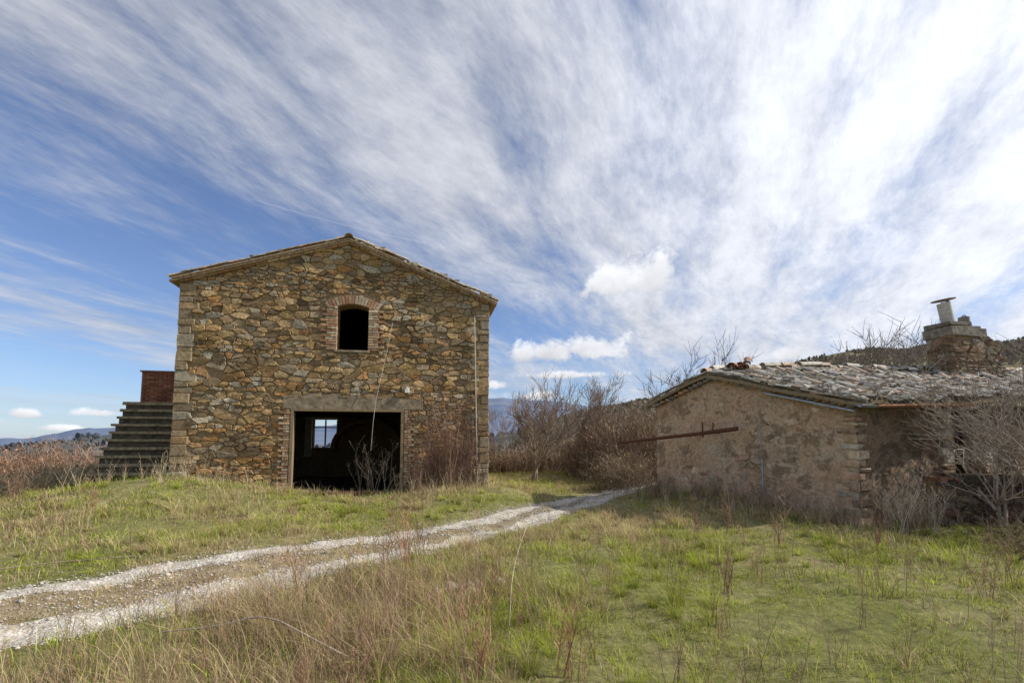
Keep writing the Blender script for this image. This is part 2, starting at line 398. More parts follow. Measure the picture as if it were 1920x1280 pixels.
# ------------------------------------------------------------ BARN
ang=math.atan2(.1843,.983)
barn=empty('stone_barn',(-8.69,12.4,0),ang)
Wd=8.14;DP=9.;zl,zr,zp,xp=5.83,5.68,7.18,4.2
fl=lambda s,z,o:(s,-o,z)
def top(x): return zl+(zp-zl)*x/xp if x<xp else zp+(zr-zp)*(x-xp)/(Wd-xp)
dx0,dx1,dz0,dz1=2.83,5.776,.2,2.5
wx0,wx1,wz0,wz1=3.93,4.77,4.14,5.34
mb=MB()
mb.prism([(0,-.5),(dx0,-.5),(dx0,dz1),(0,dz1)],0,.45)
mb.prism([(dx1,-.5),(Wd,-.5),(Wd,dz1),(dx1,dz1)],0,.45)
mb.prism([(0,dz1),(Wd,dz1),(Wd,wz0),(0,wz0)],0,.45)
mb.prism([(0,wz0),(wx0,wz0),(wx0,wz1),(0,wz1)],0,.45)
mb.prism([(wx1,wz0),(Wd,wz0),(Wd,wz1),(wx1,wz1)],0,.45)
arc=[(wx0+(wx1-wx0)*k/10,wz1+.1*(1-((k-5)/5)**2)) for k in range(11)]
mb.prism([(0,wz1)]+arc+[(Wd,wz1),(Wd,zr),(xp,zp),(0,zl)],0,.45)
mb.box((0,.45,-.5),(.45,DP-.45,zl));mb.box((Wd-.45,.45,-.5),(Wd,DP-.45,zr))
bw0,bw1,bz0,bz1=1.62,2.65,1.4,2.68
mb.prism([(0,-.5),(Wd,-.5),(Wd,bz0),(0,bz0)],DP-.45,DP)
mb.prism([(0,bz0),(bw0,bz0),(bw0,bz1),(0,bz1)],DP-.45,DP)
mb.prism([(bw1,bz0),(Wd,bz0),(Wd,bz1),(bw1,bz1)],DP-.45,DP)
mb.prism([(0,bz1),(Wd,bz1),(Wd,zr),(xp,zp),(0,zl)],DP-.45,DP)
mb.build('wall_core',m_mortar,barn)
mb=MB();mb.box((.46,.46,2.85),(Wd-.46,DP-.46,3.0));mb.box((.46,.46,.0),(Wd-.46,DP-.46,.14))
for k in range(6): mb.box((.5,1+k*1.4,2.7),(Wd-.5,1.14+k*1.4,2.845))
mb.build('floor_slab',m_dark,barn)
mb=MB()
for k in range(20):
    a0=math.pi*k/20;a1=math.pi*(k+1)/20;cx=4.0;cz=1.35
    pts=[(cx+1.45*math.cos(a0),cz+1.25*math.sin(a0)),(cx+1.45*math.cos(a1),cz+1.25*math.sin(a1)),(cx+1.28*math.cos(a1),cz+1.08*math.sin(a1)),(cx+1.28*math.cos(a0),cz+1.08*math.sin(a0))]
    mb.prism(pts,7.4,8.3)
mb.build('inner_arch',m_conc,barn)
mb=MB();mb.box((bw0-.3,8.4,bz1),(bw1+.1,8.53,2.84));mb.box((bw0-.3,8.4,bz0-.4),(bw0-.02,8.53,bz1-.005))
mb.box((bw0,8.6,bz1-.07),(bw1,8.66,bz1-.003));mb.box((bw0+.003,8.6,bz0),(bw0+.06,8.66,bz1-.08));mb.box((bw1-.06,8.6,bz0),(bw1-.003,8.66,bz1-.08));mb.box((bw0+.48,8.6,bz0),(bw0+.54,8.66,bz1-.08))
mb.box((bw0+.07,8.6,2.25),(bw1-.07,8.66,2.3))
mb.build('back_window',m_white,barn)
mb=MB()
def pl(xa,za,xb,zb):
    a=-(zb-za);b=(xb-xa);return(a,b,a*xa+b*za)
planes=[pl(0,zl-.03,xp,zp-.03),pl(xp,zp-.03,Wd,zr-.03)]
holes=[(dx0-.22,dx1+.24,-1,dz1),(2.62,6.3,dz1-.02,2.8),(wx0-.28,wx1+.28,wz0-.06,wz1+.36)]
rubble(mb,.30,Wd-.26,-.2,7.3,fl,barncol,planes,holes,ch=.135,cw=.26,joint=.008,d0=.018,d1=.06,drop=.15,keep=.98,an=.5)
mb.build('rubble_facade',m_stone,barn)
mb=MB()
def corner(xa,side,ztop,w0,w1):
    z=-.2;k=0
    while z<ztop-.1:
        h=min(U(.13,.34),ztop-.06-z);w=(w1 if k%2 else w0)+U(-.08,.06)
        c=tuple(np.array(barncol(0,z))*.6+np.array((.34,.28,.19))*.4*U(.7,1.2))
        a,b=(xa-.015,xa+w) if side<0 else (xa-w,xa+.015)
        mb.cbox((a,-U(.03,.065),z+.008),(b,.1,z+h-.008),c,.014,None,.012)
        z+=h;k+=1
corner(0,-1,zl,.32,.44);corner(Wd,1,zr,.28,.38)
mb.cbox((-.05,-.12,.55),(.4,.0,.86),(.46,.42,.34),.03,None,.02)
mb.build('corner_stones',m_quoin,barn)
mb=MB()
def jamb(xe,side,z0,z1,l0,l1,bh=.072,y1=.3,pr=.066):
    z=z0;k=0
    while z<z1-.02:
        L=(l1 if (k//1)%2 else l0)+U(-.03,.03);pj=pr+U(-.008,.008)
        a,b=(xe-L,xe) if side<0 else (xe,xe+L)
        m=a+(b-a)*U(.3,.7);zt=min(z+bh-.012,z1)
        in0,in1=(y1 if side>0 else .05),(y1 if side<0 else .05)
        mb.cbox((a,-pj,z),(m-.005,in0,zt),brcol(),.006,None,.004)
        mb.cbox((m+.005,-pj,z),(b,in1,zt),brcol(),.006,None,.004)
        z+=bh;k+=1
jamb(wx0,-1,wz0,wz1+.02,.28,.42);jamb(wx1,1,wz0,wz1+.02,.28,.42)
jamb(dx0-.02,-1,.0,dz1-.01,.16,.27);jamb(dx1+.02,1,.0,dz1-.01,.18,.28)
nb=17;cx=(wx0+wx1)/2;Rr=1.05;cz=wz1+.1-Rr;a0=math.asin(.62/Rr)
for k in range(nb):
    a=-a0+2*a0*(k+.5)/nb;w=2*a0/nb*Rr*.5*.86
    rr0,rr1=Rr+.005,Rr+.25+U(-.02,.02)
    pts=[]
    for rr,sg in((rr0,-1),(rr0,1),(rr1,1),(rr1,-1)):
        da=sg*w/Rr;pts.append((cx+rr*math.sin(a+da),cz+rr*math.cos(a+da)))
    mb.prism(pts,-.06+U(-.006,.006),.2,brcol())
mb.build('brick_surrounds',m_brick,barn)
mb=MB();mb.box((wx0-.05,-.085,wz0-.06),(wx1+.05,.3,wz0-.003),(.3,.28,.24),.005);
xs_=np.linspace(2.62,6.3,40)
tp=[(x,2.80+.09*float(fbm(x*2,1.,4,8))+(.08 if x<5.4 else .03)) for x in xs_][::-1]
mb.prism([(2.62,2.517),(6.3,2.517)]+tp,-.048,.02)
mb.build('door_lintel',m_conc,barn)
mb=MB();mb.box((dx0+.0,-.07,.1),(dx0+.075,.12,dz1-.05));mb.box((dx1-.075,-.07,.1),(dx1,.12,dz1-.05));mb.box((dx0,-.072,dz1-.048),(dx1,.12,dz1+.015))
mb.build('door_frame',m_wood,barn)
mb=MB();mb.box((dx0+.2,-.32,.2),(dx1-.05,.3,.29),(0,0,0),.02);mb.build('threshold_plate',m_rust,barn)
mb=MB();ov=.22
def slab(x0,z0,x1,z1,y0,y1,th,m): m.prism([(x0,z0),(x1,z1),(x1,z1+th),(x0,z0+th)],y0,y1,(.2,.15,.1))
sl=(zp-zl)/xp;sr=(zp-zr)/(Wd-xp)
slab(-ov,zl-ov*sl,xp,zp,-.17,DP+.15,.05,mb);slab(xp,zp,Wd+ov,zr-ov*sr,-.17,DP+.15,.05,mb)
slab(-ov+.06,zl-ov*sl+.075,xp,zp+.055,-.2,DP+.15,.035,mb);slab(xp,zp+.055,Wd+ov-.05,zr-ov*sr+.07,-.2,DP+.15,.035,mb)
mb.build('roof_deck',M_plain('roof_edge_brick',(.36,.26,.165),14,.5,.006),barn)
mb=MB()
for (xa,za,xb,zb) in((0,zl,xp,zp),(xp,zp,Wd,zr)):
    L=math.hypot(xb-xa,zb-za);nn=int(L/.3)
    for k in range(nn):
        f0=k/nn;f1=(k+.94)/nn
        p0=(xa+(xb-xa)*f0,za+(zb-za)*f0-.045);p1=(xa+(xb-xa)*f1,za+(zb-za)*f1-.045)
        mb.prism([p0,p1,(p1[0],p1[1]+.04),(p0[0],p0[1]+.04)],-.11+U(-.01,.01),.1,brcol())
mb.build('verge_bricks',m_brick,barn)
TC=[(.42,.32,.22),(.36,.29,.21),(.46,.37,.27),(.30,.25,.19),(.45,.29,.18),(.40,.37,.30)]
def tile(mb,p,d,nrm,L,r0,r1,col,inv=False,th=.013):
    d=d.normalized();s=d.cross(nrm).normalized();nn=s.cross(d).normalized()
    vs=[];ns=7
    for rad_off in(0,-th):
        for (q,r) in((p,r0+rad_off),(p+d*L,r1+rad_off)):
            for k in range(ns):
                a=math.pi*k/(ns-1)
                v=q+s*math.cos(a)*r+nn*((-1 if inv else 1)*math.sin(a)*r*.8)
                vs.append(tuple(v))
    fs=[]
    for k in range(ns-1):
        fs.append((k,k+1,ns+k+1,ns+k));fs.append((2*ns+k,2*ns+k+1,3*ns+k+1,3*ns+k))
        fs.append((k,k+1,2*ns+k+1,2*ns+k));fs.append((ns+k,ns+k+1,3*ns+k+1,3*ns+k))
    mb.add(vs,fs,col)
def tile_roof(mb,P,na,nb,cols,jit=1.,under=True,Lk=1.25,lift=.03,miss=.0):
    for i in range(na):
        for j in range(nb):
            if R()<miss: continue
            a=(i+.5+U(-.12,.12)*jit)/na;b=(j+1+U(-.1,.1)*(jit-1)*(j<nb-1))/nb;b1=j/nb
            p=P(a,b);q=P(a,b1);q2=P(min(a+.01,1),b)
            d=q-p;nrm=d.cross(q2-p)
            if nrm.z<0:nrm=-nrm
            nrm.normalize();L=d.length*Lk
            w=(P(min(a+.5/na,1),b)-P(max(a-.5/na,0),b)).length
            c=tuple(np.array(random.choice(cols))*U(.6,1.3))
            d=d+Vector((U(-1,1),U(-1,1),U(-.5,.5)))*.045*jit*d.length
            tile(mb,p+nrm*(lift+.02+U(0,.025)*jit),d,nrm,L,w*.36,w*.29,c)
            if under:
                a2=(i+1)/na;p=P(min(a2,1),b);q=P(min(a2,1),b1)
                tile(mb,p+nrm*(lift+.02),q-p,nrm,L,w*.36,w*.3,tuple(np.array(c)*.6),True)
mb=MB()
A=Vector
Pl=lambda a,b:A((xp+(-ov-.04-xp)*b,-.2+a*(DP+.3),zp+.09+(zl-ov*sl-zp)*b))
Pr=lambda a,b:A((xp+(Wd+ov+.04-xp)*b,-.2+a*(DP+.3),zp+.09+(zr-ov*sr-zp)*b))
tile_roof(mb,Pl,42,13,TC,1.2,False);tile_roof(mb,Pr,42,13,TC,1.8,False,miss=.02)
for k in range(30): tile(mb,A((xp,-.25+k*.31,zp+.12+U(-.01,.02))),A((0,1,U(-.03,.03))),A((0,0,1)),.38,.12,.1,random.choice(TC))
for k in range(46):
    x=U(-.1,Wd+.1) if k<18 else U(4.5,Wd);z=top(min(max(x,0),Wd))+.19;c=np.array(random.choice(TC))*U(.7,1.2);s=U(.05,.1)
    mb.box((x-s,-.12+U(-.05,.1),z-.06),(x+s*1.2,.1,z+U(0,.07)),tuple(c),.025)
mb.build('roof_tiles',m_tile,barn)
segs=[((7.83,-.09,.3),(7.78,-.09,2.6),.018,.018),((7.78,-.09,2.6),(7.72,-.09,5.25),.015,.015),((7.72,-.09,5.25),(8.05,-.09,5.27),.01,.01)]
tubes('conduit',segs,m_pvc,sides=8,parent=barn)
cs=[];pp=[(5.42,-.1,4.95),(5.3,-.12,4.2),(5.15,-.15,3.4),(5.03,-.2,2.75),(4.98,-.25,2.2),(4.93,-.2,1.4)]
for a,b in zip(pp[:-1],pp[1:]):cs.append((a,b,.006,.006))
tubes('hanging_cable',cs,m_pvc,sides=5,parent=barn)
mb=MB();mb.cbox((5.79,-.15,2.98),(5.91,-.03,3.11),(.8,.8,.8),.01);mb.box((5.83,-.17,3.11),(5.87,-.05,3.15),(.8,.8,.8));mb.build('wall_lamp',M_plain('lamp_enamel',(.8,.8,.78),20,.05,.001,.4),barn)
mb=MB();mb2=MB();ns=11;run=.215;rise=.230
for k in range(ns):
    xL=-2.46-.38*k/ns;y0=.9+k*run;z0=.33+k*rise
    mb.box((xL+.05,y0+.07,-.3),(-.06,y0+.07+run if k<ns-1 else y0+1.6,z0+rise-.075),(.1,.1,.1),.004)
    mb2.box((xL+U(-.03,.03),y0+U(-.02,.02),z0+rise-.08),(-.055,y0+run+.09,z0+rise),(.2,.2,.2),.01)
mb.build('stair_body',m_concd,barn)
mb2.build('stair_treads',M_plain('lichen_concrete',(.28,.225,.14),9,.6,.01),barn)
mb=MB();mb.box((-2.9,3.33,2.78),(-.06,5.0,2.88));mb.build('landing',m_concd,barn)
mb=MB();z=2.9;k=0
mb.box((-2.5,3.42,2.885),(-.06,3.66,3.86),(.2,.14,.1))
RB=[(.28,.11,.065),(.33,.14,.085),(.24,.10,.065)]
while z<3.85:
    x=-2.52-(.12 if k%2 else 0)
    while x<-.1:
        x0=max(x,-2.52);x1=min(x+.24,-.06)
        if x1-x0>.04: mb.cbox((x0,3.4,z),(x1-.01,3.5,z+.058),tuple(np.array(random.choice(RB))*U(.7,1.2)),.004,None,.002)
        x+=.25
    z+=.068;k+=1
mb.box((-2.56,3.36,z),(-.06,3.7,z+.05),(.28,.13,.09),.005)
mb.build('brick_parapet',M_attr('red_brick',25,.6,1.3,.006),barn)
# ------------------------------------------------------------ FARMHOUSE (right)
house=empty('stone_farmhouse')
A0=np.array((4.05,13.5));wv=np.array((.573,-.82));on=np.array((-.82,-.573))
def fg(s,z,o):
    p=A0+wv*s+on*(o+.05*(2.4-z)/2.4);return(p[0],p[1],z)
B0=np.array((6.80,9.56));w2=np.array((.97,.243));o2=np.array((.243,-.97))
def ff(s,z,o):
    p=B0+w2*s+o2*o;return(p[0],p[1],z)
def wallgrid(name,fr,s0,s1,topf,zb,mat,ns,nz,seed,amp=.03):
    s=np.linspace(s0,s1,ns);V=[]
    for si in s:
        tz=topf(si)
        for k in range(nz):
            z=zb+(tz-zb)*k/(nz-1)
            V.append((si,z))
    V=np.array(V);o=amp*(.9*fbm(V[:,0]*1.1,V[:,1]*1.1,5,seed)+.35*fbm(V[:,0]*9,V[:,1]*9,3,seed+3))
    PV=[fr(a,b,c) for (a,b),c in zip(V,o)]
    I,J=np.meshgrid(np.arange(nz-1),np.arange(ns-1));b0=(J*nz+I).ravel()
    return np_mesh(name,PV,np.stack([b0,b0+nz,b0+nz+1,b0+1],1),None,mat,house,True)
gt=lambda s: 2.62+(3.2-2.62)*s/1.66 if s<1.66 else 3.2+(2.3-3.2)*(s-1.66)/(4.8-1.66)
wallgrid('gable_wall',fg,0,4.8,gt,-.4,m_plas,190,120,31,.06)
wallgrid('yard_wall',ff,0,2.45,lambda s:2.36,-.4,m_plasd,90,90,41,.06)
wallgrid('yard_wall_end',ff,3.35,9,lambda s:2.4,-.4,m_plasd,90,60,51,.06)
HP=[(.58,.42,.28),(.48,.35,.24),(.62,.48,.34),(.38,.27,.19),(.56,.36,.24),(.62,.54,.42)]
hc=lambda x,z: tuple(np.array(random.choice(HP))*U(.65,1.1))
hcd=lambda x,z: tuple(np.array(hc(x,z))*.5)  # halved stone colour: darker chimney stone, and yard wall stones with shade painted in
mb=MB()
rubble(mb,.03,4.79,-.3,3.3,fg,hc,[pl(0,2.6,1.66,3.18),pl(1.66,3.18,4.8,2.28)],[],ch=.12,cw=.2,d0=-.035,d1=.014,joint=.02,keep=.6,an=.6,rc=.2)
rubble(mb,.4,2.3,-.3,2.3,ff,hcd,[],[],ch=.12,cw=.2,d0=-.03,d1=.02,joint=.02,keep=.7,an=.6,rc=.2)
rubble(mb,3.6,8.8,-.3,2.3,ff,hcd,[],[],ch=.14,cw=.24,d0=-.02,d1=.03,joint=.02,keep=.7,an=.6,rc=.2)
z=-.3;k=0
while z<2.2:
    h=min(U(.09,.2),2.27-z);w=(.34 if k%2 else .18)+U(-.06,.06);c=hc(0,0)
    mb.cbox((4.8-w,-.025-U(0,.03),z+.012),(4.82+U(-.02,.01),.1,z+h-.012),c,.02,fg,.016)
    mb.cbox((-.02,-.025-U(0,.02),z+.012),(.42-w,.1,z+h-.012),tuple(np.array(c)*.7),.02,ff,.016)  # yard face of each corner stone painted dimmer, as shaded
    z+=h;k+=1
mb.build('exposed_stones',m_stone2,house)
mb=MB();z=-.2;k=0
while z<2.3:
    h=random.choice([.07,.07,.16]);g=U(.4,.55)
    c=brcol() if h<.1 else (g,g*.92,g*.78)
    L=.32 if k%2 else .2
    mb.cbox((2.46-L,-.05,z),(2.46,.35,z+h-.014),c,.008,ff,.005)
    mb.cbox((3.34,-.05,z),(3.34+L,.35,z+h-.014),c,.008,ff,.005)
    z+=h;k+=1
mb.build('door_jambs',m_brick,house)
mb=MB()
def wallq(pa,pb,z0,z1,z1b=None):
    z1b=z1b or z1
    mb.add([(pa[0],pa[1],z0),(pb[0],pb[1],z0),(pb[0],pb[1],z1b),(pa[0],pa[1],z1)],[(0,1,2,3)],(.3,.3,.3))
wallq((4.1,13.5),(15.2,16.6),-.6,2.6);wallq((15.2,16.6),(15.4,11.7),-.6,2.7);
wallq((9.1,10.6),(9.2,12.5),-.3,2.3);wallq((10.2,10.8),(10.1,12.5),-.3,2.3);wallq((9,12.5),(10.2,12.6),-.3,2.4)
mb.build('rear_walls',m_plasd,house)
Rg=[A(p) for p in((4.82,12.05,3.27),(6.0,12.45,3.42),(7.6,12.85,3.53),(11.9,13.9,3.60),(16,15,3.72))]
Ev=[A(p) for p in((6.72,9.25,2.40),(7.55,9.42,2.37),(8.5,9.66,2.42),(10.8,10.2,2.54),(15.2,11.3,2.65))]
Lv=[A(p) for p in((3.75,13.6,2.66),(5.0,14.0,2.7),(6.6,14.5,2.75),(10.9,15.6,2.8),(15.2,16.8,2.85))]
ks=[0,.13,.28,.66,1.]
def pint(P,a):
    a=min(max(a,0),1)
    for i in range(4):
        if a<=ks[i+1] or i==3:
            t=(a-ks[i])/(ks[i+1]-ks[i]);return P[i].lerp(P[i+1],t)
def hump(a,b): return .06*math.sin(a*17+b*2)*math.sin(b*3.1)+float(fbm(a*14,b*4,3,77))*.09
P1=lambda a,b:pint(Rg,a).lerp(pint(Ev,a),b)+A((0,0,hump(a,b)-.06*math.sin(b*math.pi)))
P2=lambda a,b:pint(Rg,a).lerp(pint(Lv,a),b)+A((0,0,hump(a,b)*.6))
GT=[(.46,.42,.35),(.38,.35,.30),(.55,.50,.42),(.32,.27,.21),(.48,.35,.25),(.62,.58,.49),(.40,.31,.22)]
mb=MB();tile_roof(mb,P1,56,10,GT,2.8,True,1.3,.02,.05);tile_roof(mb,P2,56,6,GT,1.5,False,1.3)
for k in range(38):
    p=pint(Rg,k/38);q=pint(Rg,(k+1)/38);tile(mb,p+A((0,0,.1+U(-.03,.05))),q-p+A((U(-.04,.04),U(-.05,.05),U(-.02,.02))),A((0,0,1)),(q-p).length*1.25,.13,.11,random.choice(GT))
for k in range(460):
    a=R();b=R()**.8;p=P1(a,b)+A((0,0,.12));s=U(.02,.08);mb.box((p.x-s,p.y-s,p.z-.05),(p.x+s*1.5,p.y+s,p.z+U(0,.05)),tuple(np.array(random.choice(GT))*U(.35,1.1)),.03)
mb.build('roof_tiles',m_tile,house)
xs=[];ys=[];zs=[]
for k in range(1600):
    a=R();b=R();
    if float(fbm(a*9,b*3,3,8))<.0: continue
    p=P1(a,b);xs.append(p.x);ys.append(p.y);zs.append(p.z+.07)
xs=np.array(xs);g=rng.uniform(.6,1.2,(len(xs),1))
pebbles('roof_moss',xs,np.array(ys),np.array(zs),rng.uniform(.02,.07,len(xs)),np.array((.16,.14,.06))*g,m_peb,house)
mb=MB()
for P in(P1,P2):
    na,nb=40,8
    vs=[tuple(P(i/na,j/nb)) for i in range(na+1) for j in range(nb+1)]+[tuple(P(i/na,j/nb)+A((0,0,-.07))) for i in range(na+1) for j in range(nb+1)]
    o=(na+1)*(nb+1);fs=[]
    for i in range(na):
        for j in range(nb):
            q=(i*(nb+1)+j,i*(nb+1)+j+1,(i+1)*(nb+1)+j+1,(i+1)*(nb+1)+j);fs.append(q);fs.append(tuple(o+t for t in q))
    for i in range(na): 
        a=i*(nb+1)+nb;b=(i+1)*(nb+1)+nb;fs.append((a,b,b+o,a+o))
    for j in range(nb): fs.append((j,j+1,j+1+o,j+o))
    mb.add(vs,fs,(.2,.15,.1))
mb.build('roof_deck',m_wood,house)
mb=MB()
for k in range(34):
    s=4.9*k/34-.05;z=gt(min(max(s,0),4.8))
    g=U(.22,.36);c=(g,g*.9,g*.75) if R()<.6 else tuple(np.array(BR[0])*.8)
    mb.cbox((s,-.13-U(0,.05),z-.03),(s+.135,.1,z+.045),c,.01,fg,.014)
mb.build('verge_stones',m_quoin,house)
def halfpipe(name,p,q,r,mat):
    mb=MB();n=9;d=(A(q)-A(p)).normalized();s=d.cross(A((0,0,1))).normalized();vs=[]
    for P in(A(p),A(q)):
        for rr in(r,r-.008):
            for k in range(n):
                a=math.pi*k/(n-1);vs.append(tuple(P+s*math.cos(a)*rr-A((0,0,1))*math.sin(a)*rr))
    fs=[]
    for k in range(n-1):fs+= [(k,k+1,2*n+k+1,2*n+k),(n+k,n+k+1,3*n+k+1,3*n+k),(k,k+1,n+k+1,n+k)]
    mb.add(vs,fs,(.3,.3,.3));mb.build(name,mat,house,True)
halfpipe('gutter',(6.95,9.22,2.33),(9.45,9.9,2.40),.06,M_plain('rusty_gutter',(.38,.19,.12),12,.4,.002))
halfpipe('gutter_end',(6.62,9.17,2.335),(6.95,9.24,2.325),.063,m_zinc)
mb=MB();mb.cbox((3.1,-.2,0),(4.85,-.08,.05),(.4,.4,.4),.008,lambda x,z,o:fg(x,z+gt(x)-.09,o));mb.build('verge_flashing',m_zinc,house)
F3=fg
tubes('wall_pipe',[(F3(2.95,.35,.07),F3(2.95,1.45,.07),.028,.028),(F3(2.95,1.45,.07),F3(2.9,1.95,.07),.012,.012),(F3(2.9,1.95,.07),F3(2.9,2.6,.07),.008,.008)],m_zinc,sides=8,parent=house)
mb=MB();mb.cbox((2.87,-.1,1.25),(3.02,-.03,1.45),(.4,.4,.4),.01,fg);mb.build('meter_box',m_conc,house)
tubes('rusty_pole',[((2.92,13.3,1.6),(4.6,11.75,1.83),.034,.045),((4.6,11.75,1.83),(5.22,11.2,1.93),.048,.052),((4.62,11.74,1.72),(4.62,11.74,2.1),.02,.02),((4.62,11.74,1.83),(5.2,11.98,1.86),.022,.022),((4.8,11.58,1.86),(4.78,11.5,2.08),.016,.016)],m_rust,sides=8,parent=house)
tubes('iron_hook',[(F3(3.1,2.0,.02),F3(3.15,2.02,.2),.012,.012)],m_rust,sides=6,parent=house)
mb=MB()
cc=np.array((12.28,13.3));cw_=np.array((.985,.17));co=np.array((.17,-.985))
fc=lambda s,z,o:tuple((cc+cw_*s+co*o).tolist())+(z,)
def rb(mb,fr,s0,s1,z0,z1,o0,o1,c=(.2,.17,.13)):
    vs=[fr(s,z,o) for s in(s0,s1) for z in(z0,z1) for o in(o0,o1)]
    mb.add(vs,[(0,1,3,2),(4,6,7,5),(0,4,5,1),(2,3,7,6),(0,2,6,4),(1,5,7,3)],c)
rb(mb,fc,0,.9,3.1,4.6,-.7,0);rb(mb,fc,.9,1.45,3.1,4.5,-.7,0)
mb.build('chimney_core',m_mortar,house)
mb=MB();rubble(mb,-.01,1.75,3.1,4.85,fc,hcd,[pl(.8,4.9,1.75,4.25)],[(-.1,.9,4.56,5)],ch=.12,cw=.22,d0=.01,d1=.06)
fcl=lambda s,z,o:tuple((cc-co*s-cw_*o).tolist())+(z,)
rubble(mb,-.02,.7,3.1,4.56,fcl,hcd,[],[],ch=.12,cw=.22,d0=.01,d1=.05)
mb.build('chimney_stones',m_stone2,house)
mb=MB()
for (a,b,c,d,e,f) in((-.07,.94,4.58,4.88,-.75,.08),(-.04,.66,4.88,5.0,-.72,.04),(.94,1.2,4.5,4.84,-.6,.02)):
    vs=[fc(s+U(-.03,.03),z+U(-.03,.03),o) for s in(a,b) for z in(c,d) for o in(e,f)]
    mb.add(vs,[(0,1,3,2),(4,6,7,5),(0,4,5,1),(2,3,7,6),(0,2,6,4),(1,5,7,3)],(.2,.2,.2))
mb.build('chimney_cap',M_plain('grey_render',(.20,.18,.145),6,.6,.02),house)
pc=A(fc(.32,0,-.3));
tubes('chimney_flue',[((pc.x,pc.y,4.98),(pc.x-.1,pc.y,5.6),.16,.16),((pc.x-.1,pc.y,5.6),(pc.x-.11,pc.y,5.62),.16,.12),((pc.x-.2,pc.y-.05,5.6),(pc.x-.22,pc.y-.05,5.7),.012,.012),((pc.x,pc.y,5.6),(pc.x,pc.y,5.7),.012,.012)],M_plain('flue_pipe',(.46,.43,.38),12,.25,.001,.6),sides=16,parent=house)
mb=MB()
vs=[(pc.x-.1+.3*math.cos(a)*1.05,pc.y+.24*math.sin(a),5.68+.05*math.cos(a)) for a in np.linspace(0,2*math.pi,12,endpoint=False)]
mb.add(vs+[(v[0],v[1],v[2]+.025) for v in vs],[tuple(range(12)),tuple(range(12,24))]+[(i,(i+1)%12,12+(i+1)%12,12+i) for i in range(12)],(.2,.2,.2))
mb.build('flue_hood',m_conc,house)
pd=A(fc(.8,0,-.25))
tubes('clay_flue',[((pd.x,pd.y,4.86),(pd.x,pd.y,5.2),.13,.13),((pd.x,pd.y,5.2),(pd.x+.03,pd.y,5.24),.06,.05)],M_plain('clay_pipe',(.2,.18,.16),10,.3,.002),sides=14,parent=house)
mb=MB()
for k in range(9):
    p=P1(.075+.006*k,.06)+A((U(-.12,.15),U(-.1,.1),.14+U(0,.2)));tile(mb,p,A((U(-.6,.6),1,U(-.1,.7))),A((0,0,1)),.32,.1,.08,(.40,.21,.14))
mb.build('roof_vent_tiles',m_brick,house)
# ------------------------------------------------------------ low wall right
lw=empty('low_stone_wall');C0=np.array((8.15,9.35));v3=np.array((.99,-.13));o3=np.array((-.13,-.99))
def fw(s,z,o):
    p=C0+v3*s+o3*o;return(p[0],p[1],z)
mb=MB();rb(mb,fw,0,5,-.3,.86,-.35,0,(.1,.08,.06));mb.build('wall_core',m_mortar,lw)
DK=[(.20,.145,.10),(.14,.105,.08),(.25,.13,.085),(.11,.085,.065),(.25,.2,.15)]
dc=lambda x,z:tuple(np.array(random.choice(DK))*U(.7,1.2))
mb=MB();rubble(mb,-.05,5,-.2,.95,fw,dc,[],[],ch=.12,cw=.24,d0=.02,d1=.08)
for k in range(60):
    s=U(0,4.9);h=U(.05,.13);rb(mb,fw,s,s+U(.12,.3),.84,.88+h,-U(.1,.35),U(-.02,.06),dc(0,0))
mb.build('wall_stones',m_stone2,lw)
# ------------------------------------------------------------ vegetation
def inside_b(x,y):
    lx=(x+8.69)*.983+(y-12.4)*.1843;ly=-(x+8.69)*.1843+(y-12.4)*.983
    a=(lx>-.02)&(lx<8.2)&(ly>-.05)&(ly<9.2)
    a|=(lx>-2.6)&(lx<0)&(ly>.95)&(ly<5)
    s=(x-4.05)*.573+(y-13.5)*-.82;d=(x-4.05)*.82+(y-13.5)*.573
    s2=(x-6.8)*.243+(y-9.56)*-.97
    a|=(d>0)&(d<11)&(s>0)&(s2<0)&(y<17)
    return a
def dryness(x,y):
    d=.44+.95*fbm(x*.5+3,y*.5,4,61)+.65*fbm(x*1.7,y*1.7,3,63)
    d+=.85*gs(x,y,-1.5,4.2,1.9,1.6)-.5*gs(x,y,2.6,5.9,3.0,2.3)-.4*gs(x,y,-6.5,10.2,2.6,1.5)-.2*gs(x,y,2.4,3.6,1.6,1.)+.25*gs(x,y,6,4.2,1.5,.8)+.35*gs(x,y,-7,8,2,1.3)
    d+=.5*np.exp(-(pdist(x,y,rutM)/.9)**2)
    return np.clip(d,0.05,.97)
